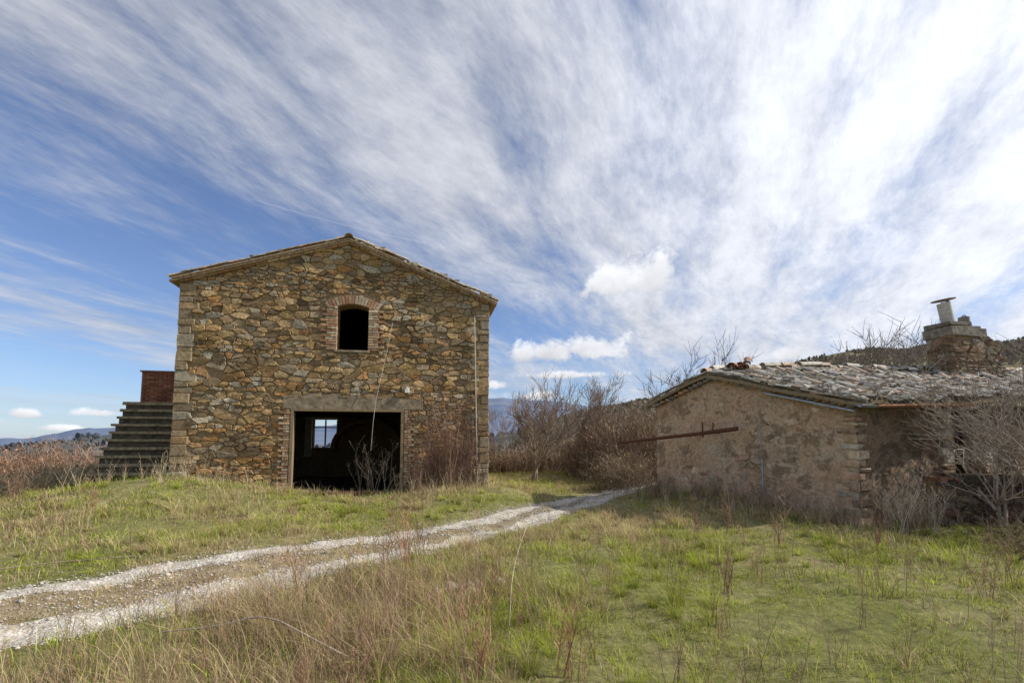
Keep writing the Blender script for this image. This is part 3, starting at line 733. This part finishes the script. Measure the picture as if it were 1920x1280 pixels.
def make_grass(name,NC,nbl,rmin,rmax,kind):
    az=rng.uniform(-1.0,1.0,NC);r=rmin+(rmax-rmin)*rng.uniform(0,1,NC)**(1.15 if kind!='tuss' else 1.3)
    x=r*np.sin(az);y=r*np.cos(az)
    dr=dryness(x,y);dt=np.minimum(pdist(x,y,rutA),pdist(x,y,rutB));dm=pdist(x,y,rutM)
    ok=~inside_b(x,y)
    ok&=(dt>.24+.2*fbm(x*2,y*2,3,90))|(rng.uniform(0,1,NC)<.06)
    mid=dm<.75
    ok&=(~mid)|(rng.uniform(0,1,NC)<.55)
    dense=fbm(x*.8,y*.8,3,33)
    if kind=='dry': ok&=rng.uniform(0,1,NC)<np.clip(dr*1.7-.6,0,1)*np.where(dm<.95,.15,1)
    if kind=='tuss': ok&=(rng.uniform(0,1,NC)<np.clip(.5+dense*1.6,0,1))&(dm>1.0)
    if kind=='green': ok&=rng.uniform(0,1,NC)<np.clip(.85+dense*.8,.3,1)
    x,y,r,dr,dt,mid=[q[ok] for q in(x,y,r,dr,dt,mid)];nc=len(x)
    cs=rng.lognormal(0,.36,nc)
    fgd=gs(x,y,-1.2,4.0,2.6,1.7)
    if kind=='green': hb=(.08+.05*dr)*(1+1.2*fbm(x*1.3,y*1.3,3,70))
    elif kind=='dry': hb=.19+.24*fgd
    else: hb=.19+.16*fgd-.05*gs(x,y,.6,3.4,1.,.8)
    hb=hb*np.where((dt<.5)|mid,.4,1)
    rep=lambda q:np.repeat(q,nbl)
    X=rep(x);Y=rep(y);Rr=rep(r);n=len(X)
    a=rng.uniform(0,2*np.pi,n);rr=rng.uniform(0,1,n)**.6*((.05+.012*Rr) if kind!='tuss' else .05+0*Rr)*rep(cs)
    bx=X+np.cos(a)*rr;by=Y+np.sin(a)*rr;bz=hgt(bx,by)-.01
    H=rep(hb*cs)*rng.uniform(.4,1.3,n)
    lean=rng.uniform(.15,1.0,n)*H*(.95 if kind!='dry' else .8)
    if kind=='tuss': lean=rng.uniform(.2,1.3,n)*H
    wa=a+rng.normal(0,.7,n)
    wind=.2*H*(kind!='green')
    k=4;f=np.linspace(0,1,k)
    P=np.stack([bx[:,None]+(np.cos(wa)*lean)[:,None]*f**1.8-wind[:,None]*f**1.5,by[:,None]+(np.sin(wa)*lean)[:,None]*f**1.8,
        bz[:,None]+(H*.95)[:,None]*(f-.42*f**3*(lean/(H+1e-6))[:,None])],-1)
    w=(.0017+.0005*Rr)*rng.uniform(.7,1.5,n)*(1.15 if kind=='green' else .85)
    W=w[:,None]*np.array([1,.9,.6,.12])[None]
    if kind=='tuss': isd=rng.uniform(0,1,n)<rep(np.clip(dr*1.4-.2,.1,.97))
    else: isd=rng.uniform(0,1,n)<(rep(dr) if kind=='green' else .96)
    g=np.array((.33,.42,.065))*rng.uniform(.5,1.35,(n,1))+rng.uniform(0,.18,(n,1))*np.array([1.1,.85,.1])
    st=np.array((.74,.58,.33))*rng.uniform(.5,1.25,(n,1))
    rb_=np.array((.58,.40,.27))*rng.uniform(.5,1.2,(n,1))
    q=rng.uniform(0,1,(n,1))<(.15+.5*gs(X,Y,-1.2,4.5,2.5,1.8))[:,None]
    C=np.where(isd[:,None],np.where(q,rb_,st),g)*rep(rng.uniform(.65,1.3,nc))[:,None]
    C=np.clip(C,0,.85)
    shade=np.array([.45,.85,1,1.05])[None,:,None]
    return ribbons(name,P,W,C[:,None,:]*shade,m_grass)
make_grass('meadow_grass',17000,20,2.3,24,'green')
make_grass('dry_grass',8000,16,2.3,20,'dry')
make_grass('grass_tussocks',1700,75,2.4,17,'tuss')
def weed_stems(bx,by,H,nb,spread,colr,wid,name,sub=5,parent=None):
    P=[];W=[];C=[]
    for x,y,h,n_ in zip(bx,by,H,nb):
        z0=float(hgt(x,y));c0=np.array(colr[random.randrange(len(colr))])
        for i in range(n_):
            a=U(0,6.28);l=h*U(.5,1.15);sp=spread*U(.1,1)
            f=np.linspace(0,1,5);px=x+np.cos(a)*(sp*l*f**1.3)+U(-.05,.05);py=y+math.sin(a)*(sp*l*f**1.3)+U(-.05,.05)
            px=px+np.cumsum(rng.normal(0,.018*l,5));py=py+np.cumsum(rng.normal(0,.018*l,5));pz=z0-.02+l*(f-.15*sp*f**2)
            q=np.stack([px,py,pz],1);P.append(q);w=wid*U(.7,1.3);W.append(np.array([1,.9,.7,.5,.25])*w);c=c0*U(.7,1.3);C.append(c)
            for s in range(sub):
                t=U(.3,1);k=min(int(t*4),3);b=q[k]+(q[k+1]-q[k])*(t*4-k)
                a2=U(0,6.28);l2=l*U(.1,.3)*(1.2-t*.5);g=np.linspace(0,1,5)
                qq=np.stack([b[0]+math.cos(a2)*l2*.6*g,b[1]+math.sin(a2)*l2*.6*g,b[2]+l2*g*U(.4,1)],1)
                P.append(qq);W.append(np.array([.6,.5,.45,.6,.9])*w*.8);C.append(c*U(.9,1.3))
    return ribbons(name,np.array(P),np.array(W),np.array(C),m_twig,parent)
BRN=[(.28,.20,.14),(.34,.26,.18),(.22,.15,.11),(.42,.35,.25)]
bx=[];by=[];H=[];nb=[]
for k in range(190):
    s=U(-.3,4.9);o=abs(random.gauss(0,.7))+.15;p=A0+wv*s+on*o;bx.append(p[0]);by.append(p[1]);H.append(U(.2,.7));nb.append(random.randint(4,9))
for k in range(60):
    s=U(0,3.2);o=abs(random.gauss(0,.4))+.15;p=B0+w2*s+o2*o;bx.append(p[0]);by.append(p[1]);H.append(U(.3,.8));nb.append(random.randint(4,9))
weed_stems(bx,by,H,nb,.5,BRN,.008,'dry_weeds')
bx=[];by=[];H=[];nb=[]
for k in range(360):
    az=U(-.85,.85);r=U(3,12);x=r*math.sin(az);y=r*math.cos(az)
    if inside_b(np.array(x),np.array(y)) or pdist(np.array(x),np.array(y),rutM)<.95:continue
    bx.append(x);by.append(y);H.append(U(.2,.6));nb.append(random.randint(2,7))
for k in range(100):
    x=random.gauss(-1.2,1.0);y=random.gauss(4.6,.8)
    bx.append(x);by.append(y);H.append(U(.3,.65));nb.append(random.randint(3,8))
for k in range(40):
    x=random.gauss(4.5,1.5);y=random.gauss(5.8,1.6)
    bx.append(x);by.append(y);H.append(U(.3,.65));nb.append(random.randint(3,8))
weed_stems(bx,by,H,nb,.4,[(.30,.20,.14),(.38,.28,.19),(.26,.17,.12),(.36,.21,.14)],.005,'meadow_weeds',sub=7)
bx=[];by=[];H=[];nb=[]
for x,y,h in((-1.35,6.15,1.1),(-1.15,6.25,1.0),(-1.5,5.95,.85),(-1.25,6.0,.9),(-2.4,5.6,.6),(-2.2,5.2,.6),(2.3,5.3,.5),(2.9,7.8,.7),(.35,3.5,.5),(-.2,3.4,.55),(5.6,5.6,.8),(4.9,5.2,.6),(4.3,8.0,.8),(3.9,8.8,.8),(5.6,7.6,.7),(-7.9,9.2,.7),(-8.6,9.0,.8),(-1.,3.2,.5),(-9.6,9.6,.9),(-10.6,10.4,.9)):
    bx.append(x);by.append(y);H.append(h);nb.append(9)
weed_stems(bx,by,H,nb,.42,[(.36,.19,.13),(.32,.20,.14),(.26,.16,.11)],.0085,'tall_dock_stalks',sub=14)
bx=[7.15+U(-.3,.5) for _ in range(14)];by=[9.0+U(-.2,.2) for _ in range(14)]
weed_stems(bx,by,[U(.7,1.1) for _ in bx],[5]*14,.4,[(.50,.43,.33),(.42,.35,.27)],.011,'tall_weeds',sub=12)
def barnpt(s,o): return(-8.69+.983*s+.1843*o*1.0,12.4+.1843*s-.983*o)
bx=[];by=[];H=[];nb=[]
for k in range(46):
    s=random.gauss(6.95,.55);x,y=barnpt(s,U(.15,.6));bx.append(x);by.append(y);H.append(U(.9,3.2)*math.exp(-((s-7.1)/1.2)**2));nb.append(6)
weed_stems(bx,by,H,nb,.3,[(.26,.155,.115),(.32,.20,.15),(.15,.10,.08)],.012,'facade_brambles',sub=11)
bx=[];by=[];H=[];nb=[]
for k in range(90):
    s=U(-2,8.3);x,y=barnpt(s,U(.1,.9));
    if 2.9<s<5.6: continue
    bx.append(x);by.append(y);H.append(U(.2,.7));nb.append(6)
weed_stems(bx,by,H,nb,.5,[(.42,.34,.22),(.34,.26,.17),(.5,.41,.27)],.009,'facade_weeds',sub=5)
bx=[];by=[]
for k in range(6):
    x,y=barnpt(U(4.3,5.5),U(.15,.4));bx.append(x);by.append(y)
weed_stems(bx,by,[1.3,1.5,1.2,1.,1.3,1.1],[5]*6,.8,[(.34,.29,.23),(.26,.21,.16)],.008,'doorway_shrub',sub=10)
def thicket(name,cx,cy,rx,ry,h,n_,cols,wid,leaf=0,lcol=(.2,.1,.05)):
    a=rng.uniform(0,2*np.pi,n_);q=rng.uniform(0,1,n_)**.5;x=cx+rx*q*np.cos(a);y=cy+ry*q*np.sin(a)
    z=hgt(x,y);hh=h*(1-.55*q**3)*rng.uniform(.5,1.1,n_)*(1+.5*fbm(x*.8,y*.8,3,5))
    k=7;f=np.linspace(0,1,k);b=rng.uniform(0,2*np.pi,n_);sp=rng.uniform(.2,1.1,n_)
    P=np.stack([x[:,None]+(np.cos(b)*sp)[:,None]*f**1.5,y[:,None]+(np.sin(b)*sp)[:,None]*f**1.5,z[:,None]+hh[:,None]*(1.5*f-.62*f**2.4)],-1)
    P+=np.cumsum(rng.normal(0,.035,P.shape),1)
    C=np.array(cols)[rng.integers(0,len(cols),n_)]*rng.uniform(.6,1.3,(n_,1))
    W=wid*np.linspace(1,.35,k)[None]*rng.uniform(.6,1.4,(n_,1))
    m=n_*5;idx=rng.integers(0,n_,m);kk=rng.integers(2,k,m);B=P[idx,kk]
    dd=rng.normal(0,1,(m,3));dd[:,2]=np.abs(dd[:,2]);dd/=np.linalg.norm(dd,axis=1)[:,None];l=rng.uniform(.12,.45,m)
    P2=B[:,None]+dd[:,None]*(l[:,None]*f[None])[...,None]+np.cumsum(rng.normal(0,.012,(m,k,3)),1)
    W2=np.full((m,k),wid*.5);C2=C[idx]*rng.uniform(.8,1.3,(m,1))
    PP=[P,P2];WW=[W,W2];CC=[C,C2]
    if leaf:
        m=leaf;idx=rng.integers(0,n_,m);kk=rng.integers(1,k,m);B=P[idx,kk]+rng.normal(0,.12,(m,3))
        P3=B[:,None]+rng.normal(0,1,(m,1,3))*.05*f[None,:,None]
        W3=np.tile(.045*np.sin(np.linspace(.2,2.9,k)),(m,1));C3=np.array(lcol)*rng.uniform(.5,1.5,(m,1))
        PP.append(P3);WW.append(W3);CC.append(C3)
    ribbons(name,np.concatenate(PP),np.concatenate(WW),np.concatenate(CC),m_twig)
TB=[(.27,.19,.14),(.34,.25,.18),(.20,.14,.11),(.40,.32,.23)]
thicket('bramble_thicket',4.6,19,2.5,2.2,2.7,3000,TB,.018,6000,(.32,.19,.11))
thicket('bramble_thicket',2.3,23,3.6,2.2,1.6,2000,TB,.02,4500,(.32,.22,.12))
thicket('bramble_thicket',3.5,15.6,.8,1.0,1.1,450,TB,.014,900,(.24,.21,.09))
thicket('bramble_thicket',-1.5,24,3,2,1.4,1300,TB,.02,2500,(.28,.23,.11))
thicket('hedge_shrubs',-21,20.5,4.5,2.2,1.8,2200,[(.34,.22,.16),(.38,.28,.19)],.022,4500,(.44,.20,.11))
thicket('hedge_shrubs',-30,24,7,3,1.2,2000,[(.34,.26,.18),(.38,.3,.21)],.03,4500,(.34,.26,.14))
thicket('hedge_shrubs',-14.6,16.5,1.6,1.6,.9,700,[(.3,.23,.16),(.4,.32,.21)],.016,1500,(.18,.19,.08))
thicket('hedge_shrubs',-13.4,13.2,2.2,.9,.6,800,[(.36,.28,.18),(.42,.34,.22)],.012,1500,(.20,.21,.09))
thicket('bramble_thicket',10.6,8.6,1.8,.35,.6,600,[(.16,.12,.09),(.22,.16,.11)],.009,900,(.13,.12,.06))
thicket('bramble_thicket',8.9,7.4,1.5,.6,.4,450,[(.24,.17,.12),(.3,.23,.15)],.008,1000,(.16,.16,.06))
def tree(name,base,H,r,seed,col,levels=4,spread=.75,kids=5,lean=(0,0),upb=.12,multi=1,tl=.42,rmin=.006):
    rs=random.Random(seed);segs=[]
    def grow(p,d,L,rad,lev):
        n_=5 if lev==0 else 4
        sl=L/n_;nodes=[]
        for i in range(n_):
            d=(d+Vector((rs.gauss(0,.13),rs.gauss(0,.13),rs.gauss(0,.08)+upb))).normalized()
            q=p+d*sl;r1=rad*.84
            segs.append((tuple(p),tuple(q),rad,r1));p=q;rad=r1
            nodes.append((p,d,rad,i))
        if lev>=levels:return
        for k in range(kids if lev else kids+1):
            p,d0,rr,i=nodes[rs.randint(1 if lev==0 else 0,n_-1)] if k else nodes[-1]
            v=Vector((rs.gauss(0,1),rs.gauss(0,1),rs.gauss(0,.6)));v=(v-d0*v.dot(d0)).normalized()
            dd=(d0+v*spread*rs.uniform(.5,1.3)).normalized()
            grow(p,dd,L*rs.uniform(.5,.8),max(rr*.62,rmin),lev+1)
    z0=float(hgt(base[0],base[1]))-.1
    for m_ in range(multi):
        grow(Vector((base[0]+rs.uniform(-.1,.1)*(multi>1),base[1],z0)),Vector((lean[0]+rs.gauss(0,.35)*(multi>1),lean[1]+rs.gauss(0,.3)*(multi>1),1)).normalized(),H*tl,r,0)
    tubes(name,segs,m_bark,col,4)
G=(.22,.18,.15)
tree('bare_tree',(.75,17.4),3.5,.06,1,(.27,.21,.17),4,.7,5,multi=3,rmin=.007)
tree('bare_tree',(3.0,20.5),4.0,.06,2,(.27,.21,.17),4,.7,5,multi=2,rmin=.008)
tree('bare_tree',(-.3,23),3.0,.06,12,(.27,.21,.17),4,.7,4,multi=2,rmin=.008)
tree('bare_tree',(8.0,19.5),5.0,.09,3,(.22,.175,.15),4,.8,5,multi=3,rmin=.009)
tree('bare_tree',(9.6,21.5),4.6,.07,13,(.22,.175,.15),4,.75,4,multi=2,rmin=.009)
tree('bare_tree',(12.0,21.),4.9,.07,4,G,4,.8,4,multi=2,rmin=.009)
tree('bare_tree',(14.2,20.5),6.3,.09,5,G,4,.9,5,multi=3,rmin=.010)
tree('bare_tree',(16.2,21),6.3,.09,6,G,4,.9,5,multi=3,rmin=.010)
tree('bare_tree',(21,21),5.6,.1,16,G,4,.8,5,multi=2,rmin=.01)
tree('fig_tree',(8.95,8.9),4.2,.045,7,(.36,.295,.24),3,.9,5,upb=.06,multi=4,tl=.36)
tree('fig_tree',(9.9,8.7),4.6,.05,8,(.32,.265,.215),3,.9,5,upb=.06,multi=4,tl=.38)
def cane(name,pts,r,col):
    P=chaikin(pts,2);tubes(name,[(tuple(a),tuple(b),r,r*.9) for a,b in zip(P[:-1],P[1:])],m_bark,col,5)
cane('dead_branch',[(-2.75,3.95,.12),(-2.2,3.8,.22),(-1.85,3.75,.33),(-1.4,3.5,.25),(-1.1,3.4,.16)],.006,(.5,.42,.33))
cane('dead_branch',[(-.02,4.0,.15),(.0,4.8,.35),(.12,5.8,.5),(.3,7.0,.62)],.0035,(.42,.36,.27))
cane('dead_branch',[(-6.3,5.6,.1),(-5.9,6.1,.12),(-5.0,6.6,.1)],.008,(.3,.24,.18))
xr=rng.normal(-.55,.14,7);yr=rng.normal(5.25,.1,7)
g=rng.uniform(.34,.5,7);pebbles('limestone_rocks',xr,yr,hgt(xr,yr)+.05,rng.uniform(.06,.12,7),np.stack([g,g*.8,g*.64],1),m_peb)
# ------------------------------------------------------------ sky
w=bpy.data.worlds.new('World');scene.world=w;w.use_nodes=True;nt=w.node_tree
bg=nt.nodes['Background'];bg.inputs[1].default_value=.14
SAZ,SEL=math.radians(89),math.radians(38)
sk=nt.nodes.new('ShaderNodeTexSky');sk.sky_type='NISHITA';sk.sun_disc=False;sk.sun_elevation=SEL;sk.sun_rotation=SAZ;sk.altitude=500;sk.air_density=1.;sk.dust_density=.6;sk.ozone_density=2
def mm(op,a,b=None,c=None,cl=False):
    n=nt.nodes.new('ShaderNodeMath');n.operation=op;n.use_clamp=cl
    for i,v in enumerate((a,b,c)):
        if v is None: continue
        if hasattr(v,'links'): nt.links.new(v,n.inputs[i])
        else: n.inputs[i].default_value=v
    return n.outputs[0]
tc=nt.nodes.new('ShaderNodeTexCoord');sp=nt.nodes.new('ShaderNodeSeparateXYZ');nt.links.new(tc.outputs['Generated'],sp.inputs[0])
dx,dy,dz=sp.outputs
zz=mm('ADD',mm('MAXIMUM',dz,0.),.13)
px=mm('DIVIDE',dx,zz);py=mm('DIVIDE',dy,zz)
def comb(a,b,c=0.):
    n=nt.nodes.new('ShaderNodeCombineXYZ')
    for i,v in enumerate((a,b,c)):
        if hasattr(v,'links'): nt.links.new(v,n.inputs[i])
        else: n.inputs[i].default_value=v
    return n.outputs[0]
def rot(al):
    al=math.radians(al)
    return (mm('ADD',mm('MULTIPLY',px,math.sin(al)),mm('MULTIPLY',py,math.cos(al))),
            mm('SUBTRACT',mm('MULTIPLY',px,math.cos(al)),mm('MULTIPLY',py,math.sin(al))))
q,r_=rot(20);qb,rb2=rot(34)
wA=noise(nt,1.,2,.4,comb(mm('MULTIPLY',px,.55),mm('MULTIPLY',py,.55),2.2),0)
wrp=mm('MULTIPLY',mm('SUBTRACT',wA,.5),.6)
r2=mm('ADD',r_,wrp);r3=mm('ADD',rb2,wrp)
n1=noise(nt,1.,10,.66,comb(mm('MULTIPLY',r2,2.3),mm('MULTIPLY',q,.55),.3),.12)
n2=noise(nt,1.,5,.55,comb(mm('MULTIPLY',r3,1.0),mm('MULTIPLY',qb,.42),5.3),.0)
n3=noise(nt,1.,10,.72,comb(mm('MULTIPLY',r3,5.5),mm('MULTIPLY',qb,1.7),9.),.1)
n4=noise(nt,1.,8,.7,comb(mm('MULTIPLY',px,5.5),mm('MULTIPLY',py,5.5),3.),.1)
sd=(math.cos(SEL)*math.sin(SAZ),math.cos(SEL)*math.cos(SAZ),math.sin(SEL))
gd=(math.cos(math.radians(32))*math.sin(math.radians(58)),math.cos(math.radians(32))*math.cos(math.radians(58)),math.sin(math.radians(32)))
dot=mm('ADD',mm('ADD',mm('MULTIPLY',dx,gd[0]),mm('MULTIPLY',dy,gd[1])),mm('MULTIPLY',dz,gd[2]))
glow=mm('POWER',mm('MAXIMUM',dot,0.),4.5)
den=mm('ADD',mm('ADD',mm('MULTIPLY',n1,1.35),mm('MULTIPLY',n2,1.15)),mm('ADD',mm('MULTIPLY',n3,.55),mm('MULTIPLY',n4,.2)))
den=mm('ADD',den,mm('MULTIPLY',glow,.42))
lowc=mm('POWER',mm('SUBTRACT',1.,mm('MAXIMUM',dz,0.),None,True),5.)
den=mm('SUBTRACT',den,mm('MULTIPLY',lowc,.25))
mr=nt.nodes.new('ShaderNodeMapRange');mr.interpolation_type='SMOOTHSTEP';nt.links.new(den,mr.inputs[0])
mr.inputs[1].default_value=1.33;mr.inputs[2].default_value=1.93;mr.inputs[3].default_value=.07;mr.inputs[4].default_value=1
cir=mr.outputs[0]
bright=mm('ADD',mm('MULTIPLY',glow,3.4),4.2)
bright=mm('MULTIPLY',bright,mm('ADD',mm('ADD',mm('MULTIPLY',n3,.9),mm('MULTIPLY',n4,.35)),mm('ADD',mm('MULTIPLY',n1,.7),.02)))
cc_=nt.nodes.new('ShaderNodeVectorMath');cc_.operation='SCALE';cc_.inputs[0].default_value=(.94,.98,1.08);nt.links.new(bright,cc_.inputs[3])
skyb=mix(nt,1,sk.outputs[0],(.70,.80,1.0),'MULTIPLY')
col=mix(nt,cir,skyb,cc_.outputs[0])
hz=mm('POWER',mm('SUBTRACT',1.,mm('MAXIMUM',dz,0.),None,True),12.)
col=mix(nt,mm('MULTIPLY',hz,.35),col,(3.6,4.5,5.9))
az_=mm('ARCTAN2',dx,dy);el=mm('ARCSINE',dz)
def px2ae(u,v):
    t=math.tan(math.radians(5)+math.atan((750.6-v)/907));k=(u-960)/907*(math.cos(math.radians(5))+t*math.sin(math.radians(5)))
    a=math.atan(k);return a,math.atan(t*math.cos(a))
st=noise(nt,1.,7,.6,comb(mm('MULTIPLY',az_,3.),mm('MULTIPLY',el,38.),1.),.2)
lowb=mm('MULTIPLY',hz,mm('MAXIMUM',mm('MULTIPLY',mm('SUBTRACT',st,.5),6.),0.),None,True)
col=mix(nt,mm('MULTIPLY',lowb,.7),col,(4.9,5.1,5.5))
cn=noise(nt,12,9,.66,tc.outputs['Generated'],.2);cn2=noise(nt,8,7,.66,tc.outputs['Generated'],.2)
for (u,v,wu,wv_) in((1010,662,85,30),(1115,655,80,34),(1160,530,110,48),(1060,704,125,11),(1465,668,50,22),(925,722,30,14),(1010,742,60,15),(50,776,34,12),(190,775,55,12),(130,803,50,8),(-60,790,60,10)):
    a0,e0=px2ae(u,v);wa=wu/907*math.cos(a0)**2;we=wv_/907*math.cos(a0)
    ea=mm('DIVIDE',mm('SUBTRACT',az_,a0),wa);ee=mm('DIVIDE',mm('SUBTRACT',el,e0),we)
    ee2=mm('MAXIMUM',ee,mm('MULTIPLY',ee,-1.6))
    d=mm('SQRT',mm('ADD',mm('MULTIPLY',ea,ea),mm('MULTIPLY',ee2,ee2)))
    dd=mm('ADD',mm('SUBTRACT',1.,d),mm('MULTIPLY',mm('SUBTRACT',cn,.5),3.4))
    mk=nt.nodes.new('ShaderNodeMapRange');mk.interpolation_type='SMOOTHSTEP';nt.links.new(dd,mk.inputs[0]);mk.inputs[1].default_value=.0;mk.inputs[2].default_value=.65
    mk.inputs[4].default_value=.95
    sh=mm('ADD',mm('MULTIPLY',ee,1.5),mm('ADD',6.1,mm('MULTIPLY',mm('SUBTRACT',cn2,.5),6.)))
    cv=nt.nodes.new('ShaderNodeVectorMath');cv.operation='SCALE';cv.inputs[0].default_value=(.98,.99,1.03);nt.links.new(sh,cv.inputs[3])
    col=mix(nt,mk.outputs[0],col,cv.outputs[0])
a1,e1=px2ae(470,372);a2,e2=px2ae(800,455)
ln=math.hypot(a2-a1,e2-e1);ux,uy=(a2-a1)/ln,(e2-e1)/ln
al1=mm('ADD',mm('MULTIPLY',mm('SUBTRACT',az_,a1),ux),mm('MULTIPLY',mm('SUBTRACT',el,e1),uy))
pe=mm('ABSOLUTE',mm('SUBTRACT',mm('MULTIPLY',mm('SUBTRACT',az_,a1),uy),mm('MULTIPLY',mm('SUBTRACT',el,e1),ux)))
ct=mm('SUBTRACT',1.,mm('DIVIDE',pe,.0013),None,True)
inside=mm('MULTIPLY',mm('GREATER_THAN',al1,0.),mm('LESS_THAN',al1,ln))
col=mix(nt,mm('MULTIPLY',mm('MULTIPLY',ct,inside),.2),col,(6,6.2,6.8))
nt.links.new(col,bg.inputs[0])
sun=bpy.data.lights.new('sun','SUN');sun.energy=4.9;sun.angle=math.radians(.6);sun.color=(1,.94,.84)
so=bpy.data.objects.new('sun',sun);so.rotation_euler=Vector(sd).to_track_quat('Z','Y').to_euler();link(so)
cam=bpy.data.cameras.new('camera');cam.lens=17;cam.sensor_width=36;cam.shift_y=.0576;cam.clip_end=20000;cam.clip_start=.05
co_=bpy.data.objects.new('camera',cam);co_.location=(0,0,1.6);co_.rotation_euler=(math.radians(95),0,0);link(co_);scene.camera=co_
scene.view_settings.view_transform='Standard';scene.view_settings.look='None';scene.view_settings.exposure=0
